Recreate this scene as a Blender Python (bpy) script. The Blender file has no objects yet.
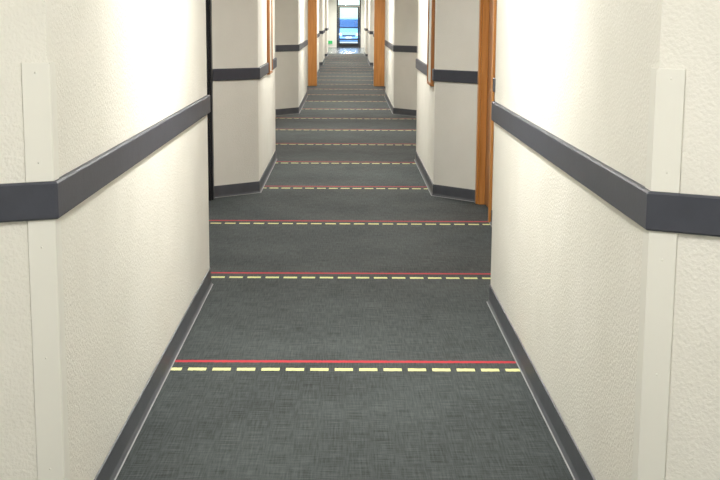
import bpy, bmesh, math
from mathutils import Matrix, Vector
S = bpy.context.scene
S.view_settings.view_transform = 'Standard'
S.view_settings.look = 'None'
S.view_settings.exposure = 0.0
COL = S.collection
HC = 2.45
YE = 66.0

# ------------------------------------------------------------ materials
def srgb(r, g, b):
    f = lambda c: (c/255/12.92) if c/255 <= .04045 else ((c/255+.055)/1.055)**2.4
    return (f(r), f(g), f(b), 1)

def mat(name, col, rough=.5, metal=0, emis=None, es=0, spec=.5):
    m = bpy.data.materials.new(name); m.use_nodes = True
    b = m.node_tree.nodes['Principled BSDF']
    b.inputs['Base Color'].default_value = col
    b.inputs['Roughness'].default_value = rough
    b.inputs['Metallic'].default_value = metal
    b.inputs['Specular IOR Level'].default_value = spec
    if emis:
        b.inputs['Emission Color'].default_value = emis
        b.inputs['Emission Strength'].default_value = es
    return m

def nd(m, t, **kw):
    n = m.node_tree.nodes.new(t)
    for k, v in kw.items(): setattr(n, k, v)
    return n

def noise_variation(m, c1, c2, scale=(1, 1, 1), nscale=5, bump=0, bscale=None, bdist=.01, detail=4):
    L = m.node_tree.links; b = m.node_tree.nodes['Principled BSDF']
    tc = nd(m, 'ShaderNodeTexCoord'); mp = nd(m, 'ShaderNodeMapping')
    mp.inputs['Scale'].default_value = scale
    L.new(tc.outputs['Object'], mp.inputs['Vector'])
    n = nd(m, 'ShaderNodeTexNoise'); n.inputs['Scale'].default_value = nscale; n.inputs['Detail'].default_value = detail
    L.new(mp.outputs[0], n.inputs['Vector'])
    r = nd(m, 'ShaderNodeValToRGB')
    r.color_ramp.elements[0].position = .3; r.color_ramp.elements[1].position = .7
    r.color_ramp.elements[0].color = c1; r.color_ramp.elements[1].color = c2
    L.new(n.outputs['Fac'], r.inputs[0]); L.new(r.outputs[0], b.inputs['Base Color'])
    if bump:
        n2 = nd(m, 'ShaderNodeTexNoise'); n2.inputs['Scale'].default_value = bscale or nscale
        n2.inputs['Detail'].default_value = 3
        L.new(tc.outputs['Object'], n2.inputs['Vector'])
        bp = nd(m, 'ShaderNodeBump'); bp.inputs['Strength'].default_value = bump; bp.inputs['Distance'].default_value = bdist
        L.new(n2.outputs['Fac'], bp.inputs['Height']); L.new(bp.outputs[0], b.inputs['Normal'])
    return m

M_wall = noise_variation(mat('textured_cream_paint', (1, 1, 1, 1), .55, spec=.35), srgb(229, 227, 217), srgb(235, 233, 224), nscale=3, bump=.5, bscale=100, bdist=.006)
M_ceil = noise_variation(mat('ceiling_texture', (1, 1, 1, 1), .9), srgb(236, 235, 230), srgb(244, 243, 240), nscale=20, bump=.5, bscale=80)
M_rail = noise_variation(mat('gray_rail_vinyl', (1, 1, 1, 1), .5), srgb(58, 61, 71), srgb(64, 67, 77), nscale=12, bump=.05, bscale=60)
M_base = noise_variation(mat('gray_cove_base', (1, 1, 1, 1), .45), srgb(76, 79, 85), srgb(86, 89, 94), nscale=9)
M_edge_glint = mat('edge_glint', srgb(150, 151, 152), .6)  # grey that stands in for light reflected at the carpet edge
M_guard = mat('corner_guard_vinyl', srgb(232, 231, 222), .45)
M_oak = noise_variation(mat('oak_stain', (1, 1, 1, 1), .4), srgb(184, 120, 54), srgb(208, 146, 78), scale=(14, 14, .8), nscale=3)
M_oakd = noise_variation(mat('oak_stain_dark', (1, 1, 1, 1), .4), srgb(150, 94, 42), srgb(172, 112, 56), scale=(14, 14, .8), nscale=3)
M_dark = noise_variation(mat('dark_door_paint', (1, 1, 1, 1), .4), srgb(30, 30, 33), srgb(38, 38, 42), nscale=6)
M_metal = mat('brushed_metal', srgb(170, 168, 160), .3, 1)
M_black = mat('black_aluminium', srgb(18, 19, 22), .35)
M_lens = mat('light_diffuser', srgb(250, 250, 246), .5, emis=(1, .98, .95, 1), es=4)
M_white = mat('white_enamel', srgb(235, 235, 230), .4)
M_tile = noise_variation(mat('vinyl_entry_floor', (1, 1, 1, 1), .22), srgb(98, 103, 106), srgb(114, 119, 122), nscale=8)
M_paper = noise_variation(mat('print_paper', (1, 1, 1, 1), .6), srgb(200, 195, 180), srgb(150, 155, 150), nscale=4)

def carpet():
    m = bpy.data.materials.new('striped_carpet'); m.use_nodes = True
    L = m.node_tree.links; b = m.node_tree.nodes['Principled BSDF']
    b.inputs['Roughness'].default_value = .85; b.inputs['Specular IOR Level'].default_value = .2
    b.inputs['Sheen Weight'].default_value = .05
    tc = nd(m, 'ShaderNodeTexCoord'); sp = nd(m, 'ShaderNodeSeparateXYZ'); L.new(tc.outputs['Object'], sp.inputs[0])
    def math_(op, a, bb=None, c=None):
        n = nd(m, 'ShaderNodeMath', operation=op)
        for i, v in enumerate((a, bb, c)):
            if v is None: continue
            if isinstance(v, (int, float)): n.inputs[i].default_value = v
            else: L.new(v, n.inputs[i])
        return n.outputs[0]
    def noise(scale, ns, det=3):
        mp = nd(m, 'ShaderNodeMapping'); mp.inputs['Scale'].default_value = scale
        L.new(tc.outputs['Object'], mp.inputs[0])
        n = nd(m, 'ShaderNodeTexNoise'); n.inputs['Scale'].default_value = ns; n.inputs['Detail'].default_value = det
        L.new(mp.outputs[0], n.inputs['Vector']); return n.outputs['Fac']
    SP = 2.02; Y0 = 5.59
    yy = math_('MODULO', math_('ADD', sp.outputs[1], SP*10 - Y0 + 1.0), SP)   # red centre at 1.0
    wob = math_('MULTIPLY', math_('SUBTRACT', noise((1, 1, 1), 60), .5), .014)
    yy = math_('ADD', yy, wob)
    red = math_('LESS_THAN', math_('ABSOLUTE', math_('SUBTRACT', yy, 1.0)), .018)
    yel = math_('LESS_THAN', math_('ABSOLUTE', math_('SUBTRACT', yy, .868)), .022)
    xx = math_('MODULO', math_('ADD', sp.outputs[0], 10.9 + .045), .109)
    yel = math_('MULTIPLY', yel, math_('LESS_THAN', xx, .081))
    # weave: transverse ribs broken by lengthwise threads
    a = noise((7, 150, 1), 1.5, 2); c = noise((120, 6, 1), 1.3, 2); d = noise((1, 1, 1), 1.6, 3); e = noise((1, 1, 1), 170, 2)
    s = math_('ADD', math_('MULTIPLY', a, .46), math_('MULTIPLY', c, .26))
    s = math_('ADD', s, math_('MULTIPLY', e, .10)); s = math_('ADD', s, math_('MULTIPLY', d, .18))
    r = nd(m, 'ShaderNodeValToRGB'); L.new(s, r.inputs[0])
    r.color_ramp.elements[0].position = .40; r.color_ramp.elements[1].position = .61
    r.color_ramp.elements[0].color = srgb(32, 37, 38); r.color_ramp.elements[1].color = srgb(79, 86, 86)
    def mix(f, A, B):
        n = nd(m, 'ShaderNodeMix', data_type='RGBA'); L.new(f, n.inputs[0]); L.new(A, n.inputs[6]); n.inputs[7].default_value = B
        return n.outputs[2]
    o = mix(red, r.outputs[0], srgb(180, 48, 60)); o = mix(yel, o, srgb(222, 222, 155))
    L.new(o, b.inputs['Base Color'])
    bp = nd(m, 'ShaderNodeBump'); bp.inputs['Strength'].default_value = .5; bp.inputs['Distance'].default_value = .004
    L.new(s, bp.inputs['Height']); L.new(bp.outputs[0], b.inputs['Normal'])
    return m
M_carpet = carpet()

# ------------------------------------------------------------ mesh helpers
def finish(bm, name, m, parent=None, bevel=0, smooth=False):
    bmesh.ops.recalc_face_normals(bm, faces=bm.faces)
    me = bpy.data.meshes.new(name); bm.to_mesh(me); bm.free()
    o = bpy.data.objects.new(name, me); COL.objects.link(o)
    for mm in (m if isinstance(m, list) else [m]): me.materials.append(mm)
    if parent: o.parent = parent
    if bevel:
        md = o.modifiers.new('bevel', 'BEVEL'); md.width = bevel; md.segments = 2; md.limit_method = 'ANGLE'
    if smooth:
        for p in me.polygons: p.use_smooth = True
    return o

def add_box(bm, x0, x1, y0, y1, z0, z1, mi=0):
    v = [bm.verts.new(p) for p in ((x0, y0, z0), (x1, y0, z0), (x1, y1, z0), (x0, y1, z0), (x0, y0, z1), (x1, y0, z1), (x1, y1, z1), (x0, y1, z1))]
    for f in ((0, 3, 2, 1), (4, 5, 6, 7), (0, 1, 5, 4), (1, 2, 6, 5), (2, 3, 7, 6), (3, 0, 4, 7)):
        bm.faces.new([v[i] for i in f]).material_index = mi

def boxes(name, m, bl, parent=None, bevel=0):
    bm = bmesh.new()
    for b in bl: add_box(bm, *b)
    return finish(bm, name, m, parent, bevel)

def empty(name, loc=(0, 0, 0)):
    e = bpy.data.objects.new(name, None); e.location = loc; COL.objects.link(e); e.empty_display_size = .2
    return e

def prism(bm, poly, z0, z1):
    a = [bm.verts.new((x, y, z0)) for x, y in poly]; b = [bm.verts.new((x, y, z1)) for x, y in poly]
    n = len(poly)
    bm.faces.new(a[::-1]); bm.faces.new(b)
    for i in range(n): bm.faces.new((a[i], a[(i+1) % n], b[(i+1) % n], b[i]))

def cyl(bm, c, r, h, axis='Z', seg=24, r2=None, mi=0):
    rot = {'Z': Matrix(), 'X': Matrix.Rotation(math.pi/2, 4, 'Y'), 'Y': Matrix.Rotation(math.pi/2, 4, 'X')}[axis]
    g = bmesh.ops.create_cone(bm, cap_ends=True, segments=seg, radius1=r, radius2=r if r2 is None else r2, depth=h, matrix=Matrix.Translation(c) @ rot)
    for f in {f for v in g['verts'] for f in v.link_faces}: f.material_index = mi

# ------------------------------------------------------------ plan of the corridor (abs x, y)
W = .775
NL = .794
left = [(1.24, -2), (1.24, 3.19), (NL, 3.40), (NL, 7.26), (1.15, 7.65), (1.15, 10.85), (W, 11.2), (W, 13.9), (1.12, 14.3), (1.12, 20.1), (W, 20.6),
        (W, 25.2), (1.12, 25.6), (1.12, 32.0), (W, 32.4), (W, 36.5), (1.12, 36.9), (1.12, 41.0), (W, 41.4), (W, 46.0), (1.12, 46.4), (1.12, 50.5), (W, 50.9), (W, 54.5), (1.3, 55.0), (1.3, YE)]
R = .802
right = [(1.24, -2), (1.24, 3.0), (R, 3.26), (R, 6.82), (1.12, 7.2), (1.12, 10.68), (W, 11.06), (W, 13.9), (1.12, 14.3), (1.12, 20.1), (W, 20.6),
         (W, 25.2), (1.12, 25.6), (1.12, 32.0), (W, 32.4), (W, 36.5), (1.12, 36.9), (1.12, 41.0), (W, 41.4), (W, 46.0), (1.12, 46.4), (1.12, 50.5), (W, 50.9), (W, 54.5), (1.3, 55.0), (1.3, YE)]
doors = {-1: [(9.79, 10.71, 'd'), (7.8, 8.7, 'd'), (15.0, 15.92, 'o'), (18.7, 19.62, 'o'), (26.5, 27.42, 'o'), (38.5, 39.42, 'o'), (48.0, 48.92, 'o')],
         1: [(9.64, 10.56, 'o'), (7.5, 8.4, 'o'), (15.0, 15.92, 'o'), (18.7, 19.62, 'o'), (26.5, 27.42, 'o'), (38.5, 39.42, 'o'), (48.0, 48.92, 'o')]}
pics = {-1: (12.45, 12.95), 1: (11.22, 11.75)}
DH = 2.06

def cut_runs(pts, cuts):
    cuts = sorted(cuts); runs = []; cur = [pts[0]]
    for (x0, y0), (x1, y1) in zip(pts, pts[1:]):
        for a, b in cuts:
            if y0 <= a and b <= y1 and y1 > y0:
                f = lambda y: (x0+(x1-x0)*(y-y0)/(y1-y0), y)
                cur.append(f(a)); runs.append(cur); cur = [f(b)]
        cur.append((x1, y1))
    runs.append(cur)
    return runs

def offset(pts, t, s):
    out = []
    ns = []
    for (x0, y0), (x1, y1) in zip(pts, pts[1:]):
        dx, dy = x1-x0, y1-y0; l = math.hypot(dx, dy)
        n = (dy/l, -dx/l) if s < 0 else (-dy/l, dx/l); ns.append(n)
    for i, (x, y) in enumerate(pts):
        if i == 0: n = ns[0]; k = 1
        elif i == len(pts)-1: n = ns[-1]; k = 1
        else:
            a, b = ns[i-1], ns[i]; n = (a[0]+b[0], a[1]+b[1]); l = math.hypot(*n); n = (n[0]/l, n[1]/l)
            k = 1/(n[0]*a[0]+n[1]*a[1])
        out.append((x+n[0]*t*k, y+n[1]*t*k))
    return out

def sweep(bm, pts, prof, s):
    rings = [offset(pts, t, s) for t, z in prof]
    n = len(prof); cols = []
    for i in range(len(pts)):
        cols.append([bm.verts.new((rings[j][i][0], rings[j][i][1], prof[j][1])) for j in range(n)])
    for a, b in zip(cols, cols[1:]):
        for j in range(n): bm.faces.new((a[j], a[(j+1) % n], b[(j+1) % n], b[j]))
    bm.faces.new(cols[0]); bm.faces.new(cols[-1][::-1])

RZ0, RZ1 = 1.006, 1.108
for s, P, nm in ((-1, left, 'left'), (1, right, 'right')):
    sp = [(s*x, y) for x, y in P]
    poly = []
    for (x0, y0), (x1, y1) in zip(P, P[1:]):
        poly.append((x0, y0))
        for a, b, _ in sorted(doors[s]):
            if y0 <= a and b <= y1: poly += [(x0, a), (x0+.12, a), (x0+.12, b), (x0, b)]
    poly.append(P[-1]); poly += [(1.6, YE), (1.6, -2)]
    bm = bmesh.new(); prism(bm, [(s*x, y) for x, y in poly], 0, HC)
    for a, b, _ in doors[s]:   # header wall above every door
        xr = [x0 for (x0, y0), (x1, y1) in zip(P, P[1:]) if y0 <= a and b <= y1][0]
        xs = sorted((s*xr, s*(xr+.12))); add_box(bm, xs[0], xs[1], a, b, DH, HC)
    wob = finish(bm, 'wall_'+nm, M_wall)
    # trim
    dcuts = [(a-.085, b+.085) for a, b, _ in doors[s]] + [(28.97, 29.2)]
    bm = bmesh.new()
    for r in cut_runs(sp, dcuts+[pics[s]]):
        sweep(bm, r, [(0.001, RZ0), (.014, RZ0), (.018, RZ0+.005), (.018, RZ1-.005), (.014, RZ1), (.001, RZ1)], s)
    finish(bm, 'trim_1' if s < 0 else 'trim_2', M_rail)
    bm = bmesh.new()
    for r in cut_runs(sp, dcuts):
        sweep(bm, r, [(.001, 0.001), (.016, .001), (.010, .012), (.007, .02), (.006, .1), (.001, .103)], s)
    finish(bm, 'baseboard_'+nm, M_base)
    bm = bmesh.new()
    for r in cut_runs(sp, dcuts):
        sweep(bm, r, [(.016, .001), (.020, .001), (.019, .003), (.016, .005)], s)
    finish(bm, 'edge_glint_left' if s < 0 else 'edge_glint_right', M_edge_glint)  # thin strip imitating the reflection between baseboard and carpet
    # corner guard at the near outside corner
    c = sp[2]; a = sp[1]; b = sp[3]
    d1 = Vector((a[0]-c[0], a[1]-c[1])).normalized()*.07; d2 = Vector((0, .06))
    pg = [(c[0]+d1.x, c[1]+d1.y), c, (c[0]+d2.x, c[1]+d2.y)]
    g = empty('corner_guard', (0, 0, 0))
    for k, (z0, z1) in enumerate(((.104, RZ0-.001), (RZ1+.001, 1.425))):
        bm = bmesh.new(); sweep(bm, pg, [(.001, z0), (.007, z0), (.007, z1), (.001, z1)], s)
        finish(bm, 'guard_section_%d' % (k+1), M_guard, g)
    bm = bmesh.new()
    mid = Vector(c)+d1*.5; nrm = Vector((d1.y, -d1.x)).normalized()
    if nrm.y > 0: nrm = -nrm
    for z in (.3, .62, .93, 1.16, 1.40):
        p = mid+nrm*.0075; bmesh.ops.create_uvsphere(bm, u_segments=8, v_segments=6, radius=.003, matrix=Matrix.Translation((p.x, p.y, z)))
    finish(bm, 'screws', M_guard, g)
    # doors
    for k, (a, b, kind) in enumerate(doors[s]):
        xr = [x0 for (x0, y0), (x1, y1) in zip(P, P[1:]) if y0 <= a and b <= y1][0]
        mf = M_oak if kind == 'o' else M_dark; ml = M_oakd if kind == 'o' else M_dark
        e = empty('door_%d' % (k+1+(7 if s > 0 else 0)))
        def bx(x0, x1, *r):
            q = sorted((s*x0, s*x1)); return (q[0], q[1])+r
        boxes('casing', mf, [bx(xr-.02, xr-.001, a-.08, a+.001, .001, DH+.08), bx(xr-.02, xr-.001, b-.001, b+.08, .001, DH+.08), bx(xr-.02, xr-.001, a+.002, b-.002, DH-.001, DH+.08)], e, .004)
        boxes('jamb', mf, [bx(xr-.001, xr+.118, a+.001, a+.022, .001, DH-.001), bx(xr-.001, xr+.118, b-.022, b-.001, .001, DH-.001), bx(xr-.001, xr+.118, a+.023, b-.023, DH-.022, DH-.001)], e)
        boxes('leaf', ml, [bx(xr+.05, xr+.095, a+.025, b-.025, .012, DH-.025)], e, .003)
        bm = bmesh.new()
        cyl(bm, (s*(xr+.046), a+.09, 1.0), .028, .01, 'X'); cyl(bm, (s*(xr+.025), a+.09, 1.0), .009, .05, 'X')
        q = bx(xr-.002, xr+.012, a+.08, a+.2, .99, 1.01); add_box(bm, *q)
        cyl(bm, (s*(xr+.046), a+.09, 1.13), .024, .012, 'X'); cyl(bm, (s*(xr+.048), (a+b)/2, 1.5), .008, .008, 'X')
        finish(bm, 'lever_handle', M_metal, e)
        boxes('room_plate', M_black, [bx(xr+.046, xr+.05, (a+b)/2-.05, (a+b)/2+.05, 1.58, 1.65)], e)
    # framed notice on the corridor wall
    a, b = pics[s]; e = empty('framed_notice')
    q = lambda t0, t1, y0, y1, z0, z1: (min(s*(W-t0), s*(W-t1)), max(s*(W-t0), s*(W-t1)), y0, y1, z0, z1)
    z0, z1 = (.95, 1.75) if s > 0 else (.99, 1.75)
    boxes('frame', M_oakd, [q(.001, .03, a+.005, a+.03, z0, z1), q(.001, .03, b-.03, b-.005, z0, z1), q(.001, .03, a+.03, b-.03, z0, z0+.025), q(.001, .03, a+.03, b-.03, z1-.025, z1)], e, .003)
    boxes('print', M_paper, [q(.001, .02, a+.031, b-.031, z0+.026, z1-.026)], e)

# floor, ceiling, ends
boxes('floor', M_carpet, [(-1.6, 1.6, -2.1, 55.0, -.1, 0)])
boxes('floor_entry', M_tile, [(-1.6, 1.6, 55.0, YE+.15, -.1, 0)])
boxes('ceiling', M_ceil, [(-1.6, 1.6, -2.1, YE+.15, HC, HC+.1)])
boxes('wall_back', M_wall, [(-1.6, 1.6, -2.1, -2.0, 0, HC)])
DX0, DX1 = -.50, .74
boxes('wall_end', M_wall, [(-1.6, DX0, YE, YE+.15, 0, HC), (DX1, 1.6, YE, YE+.15, 0, HC)])

# exit door with transom
e = empty('door_exit')
f = .07
boxes('frame', M_black, [(DX0, DX0+f, YE, YE+.12, 0, HC), (DX1-f, DX1, YE, YE+.12, 0, HC), (DX0+f, DX1-f, YE, YE+.12, 2.1, 2.15), (DX0+f, DX1-f, YE, YE+.12, HC-.04, HC), (DX0+f, DX1-f, YE+.01, YE+.11, 0, .02)], e)
a, b = DX0+f+.005, DX1-f-.005
boxes('leaf_stiles', M_black, [(a, a+.08, YE+.03, YE+.08, .025, 2.09), (b-.08, b, YE+.03, YE+.08, .025, 2.09), (a+.08, b-.08, YE+.03, YE+.08, .025, .22), (a+.08, b-.08, YE+.03, YE+.08, 2.03, 2.09)], e)
boxes('push_bar', M_black, [(a+.05, b-.05, YE-.04, YE-.01, .98, 1.03), (a+.03, a+.07, YE-.01, YE+.03, .98, 1.03), (b-.07, b-.03, YE-.01, YE+.03, .98, 1.03)], e, .004)
mg = bpy.data.materials.new('clear_glass'); mg.use_nodes = True
nt = mg.node_tree; nt.nodes.remove(nt.nodes['Principled BSDF'])
tr = nt.nodes.new('ShaderNodeBsdfTransparent'); tr.inputs[0].default_value = (.82, .93, 1, 1)
gl = nt.nodes.new('ShaderNodeBsdfGlossy'); gl.inputs['Roughness'].default_value = .02
mx = nt.nodes.new('ShaderNodeMixShader'); mx.inputs[0].default_value = .05
nt.links.new(tr.outputs[0], mx.inputs[1]); nt.links.new(gl.outputs[0], mx.inputs[2]); nt.links.new(mx.outputs[0], nt.nodes['Material Output'].inputs[0])
boxes('glass', mg, [(a+.08, b-.08, YE+.05, YE+.056, .22, 2.03), (DX0+f, DX1-f, YE+.05, YE+.056, 2.15, HC-.04)], e)

M_green = mat('green_sign', srgb(30, 150, 70), .4, emis=(.05, .8, .25, 1), es=.35)
e = empty('low_exit_sign')
boxes('housing', M_white, [(-1.02, -.70, YE-.03, YE-.001, .16, .36)], e, .004)
boxes('face', M_green, [(-1.0, -.72, YE-.034, YE-.03, .18, .34)], e)

# fire-door frame across the corridor
boxes('wall_partition', M_wall, [(-1.119, -.87, 29.0, 29.18, 0, HC-.001), (.87, 1.119, 29.0, 29.18, 0, HC-.001), (-.87, .87, 29.0, 29.18, 2.2, HC-.001)])
e = empty('fire_door_frame')
boxes('jambs', M_oak, [(-.869, -.67, 28.97, 29.21, .001, 2.199), (.63, .869, 28.97, 29.21, .001, 2.199)], e, .006)
boxes('head', M_oak, [(-.669, .629, 28.97, 29.21, 2.08, 2.199)], e, .006)

# ceiling lights, unseen; those over recesses and near camera added to even brightness
for y, p in ((-.9, 36), (1.9, 36), (5.5, 54), (9.1, 38), (12.7, 50), (17.3, 60), (22.4, 64), (27.0, 52), (31, 50), (34.8, 60), (39.2, 60), (43.7, 65), (48.5, 65), (52.9, 70), (57, 85), (61, 85), (64, 70)):
    e = empty('ceiling_light')
    boxes('housing', M_white, [(-.16, .16, y-.62, y+.62, HC-.03, HC-.001)], e, .005)
    boxes('diffuser', M_lens, [(-.14, .14, y-.6, y+.6, HC-.075, HC-.031)], e, .02)
    ld = bpy.data.lights.new('lamp', 'AREA'); ld.shape = 'RECTANGLE'; ld.size = .28; ld.size_y = 1.2; ld.energy = p; ld.color = (1, .98, .94)
    lo = bpy.data.objects.new('lamp', ld); lo.location = (0, y, HC-.085); COL.objects.link(lo); lo.parent = e

# ------------------------------------------------------------ outside
M_asph = noise_variation(mat('asphalt', (1, 1, 1, 1), .9), srgb(130, 134, 140), srgb(160, 164, 170), nscale=6)
M_leaf = noise_variation(mat('hedge_leaves', (1, 1, 1, 1), .8), srgb(60, 90, 60), srgb(115, 145, 95), nscale=8, bump=1, bscale=10, bdist=.1)
M_car = mat('car_blue_paint', srgb(110, 160, 220), .25)
M_cg = mat('car_glass', srgb(45, 75, 120), .08)
M_tire = mat('tire_rubber', srgb(25, 25, 25), .8)
M_lamp = mat('headlight', srgb(235, 240, 245), .15)
boxes('ground_parking', M_asph, [(-20, 20, YE+.16, YE+45, -.12, -.02)])
bm = bmesh.new()
import random; random.seed(3)
for i in range(70):
    bmesh.ops.create_icosphere(bm, subdivisions=2, radius=random.uniform(.4, .6), matrix=Matrix.Translation((random.uniform(-9, 9), YE+17+random.uniform(-.5, .5), random.uniform(.35, .7))))
finish(bm, 'hedge', M_leaf, smooth=True)
e = empty('car')
CX = .13
def loft(name, st, m, bev):
    bm = bmesh.new(); prev = None
    for (y, hw0, hw1, z0, z1) in st:
        r = [bm.verts.new(p) for p in ((-hw0+CX, y, z0), (hw0+CX, y, z0), (hw1+CX, y, z1), (-hw1+CX, y, z1))]
        if prev:
            for j in range(4): bm.faces.new((prev[j], prev[(j+1) % 4], r[(j+1) % 4], r[j]))
        else: bm.faces.new(r[::-1])
        prev = r
    bm.faces.new(prev); return finish(bm, name, m, e, bev)
Y = YE+4.0
loft('body', [(Y, .74, .70, .28, .62), (Y+.15, .84, .78, .22, .74), (Y+1.2, .9, .84, .2, .95), (Y+2.2, .9, .84, .2, .98), (Y+3.6, .9, .84, .2, 1.0), (Y+4.3, .84, .78, .22, .95), (Y+4.45, .78, .72, .3, .85)], M_car, .05)
loft('roof', [(Y+1.2, .82, .82, .94, .97), (Y+1.95, .82, .66, .95, 1.46), (Y+3.0, .82, .66, .97, 1.5), (Y+3.9, .80, .70, .97, 1.02)], M_car, .04)
bm = bmesh.new()
v = [bm.verts.new(p) for p in ((CX-.76, Y+1.22, 1.0), (CX+.76, Y+1.22, 1.0), (CX+.62, Y+1.88, 1.43), (CX-.62, Y+1.88, 1.43))]; bm.faces.new(v)
for q in v: q.co.y -= .03
for sg in (-1, 1):
    v = [bm.verts.new(p) for p in ((CX+sg*.825, Y+1.5, 1.02), (CX+sg*.825, Y+3.5, 1.02), (CX+sg*.70, Y+3.0, 1.42), (CX+sg*.70, Y+2.0, 1.42))]; bm.faces.new(v)
finish(bm, 'windows', M_cg, e)
bm = bmesh.new()
for sx in (-.78, .78):
    for wy in (.85, 3.55):
        cyl(bm, (CX+sx, Y+wy, .31), .33, .22, 'X', 28)
finish(bm, 'wheels', M_tire, e)
boxes('headlights', M_lamp, [(CX-.68, CX-.4, Y-.02, Y+.08, .55, .68), (CX+.4, CX+.68, Y-.02, Y+.08, .55, .68)], e, .02)
boxes('grille', M_black, [(CX-.35, CX+.35, Y-.02, Y+.06, .5, .58), (CX-.5, CX+.5, Y-.02, Y+.06, .32, .4)], e, .01)
boxes('number_plate', M_white, [(CX-.16, CX+.16, Y-.03, Y-.01, .41, .49)], e)

w = bpy.data.worlds.new('sky'); S.world = w; w.use_nodes = True
bg = w.node_tree.nodes['Background']; sk = w.node_tree.nodes.new('ShaderNodeTexSky')
sk.sky_type = 'NISHITA'; sk.sun_elevation = math.radians(40); sk.sun_rotation = math.radians(150); sk.sun_intensity = .3
w.node_tree.links.new(sk.outputs[0], bg.inputs[0]); bg.inputs[1].default_value = .42

# ------------------------------------------------------------ camera
cd = bpy.data.cameras.new('camera'); cam = bpy.data.objects.new('camera', cd); COL.objects.link(cam)
cd.sensor_width = 36; cd.lens = 63.2; cd.clip_start = .05; cd.clip_end = 500
cam.matrix_world = Matrix.Translation((0, 0, 1.55)) @ Matrix.Rotation(math.radians(-.67), 4, 'Z') @ Matrix.Rotation(math.radians(80.0), 4, 'X') @ Matrix.Rotation(math.radians(.38), 4, 'Z')
S.camera = cam
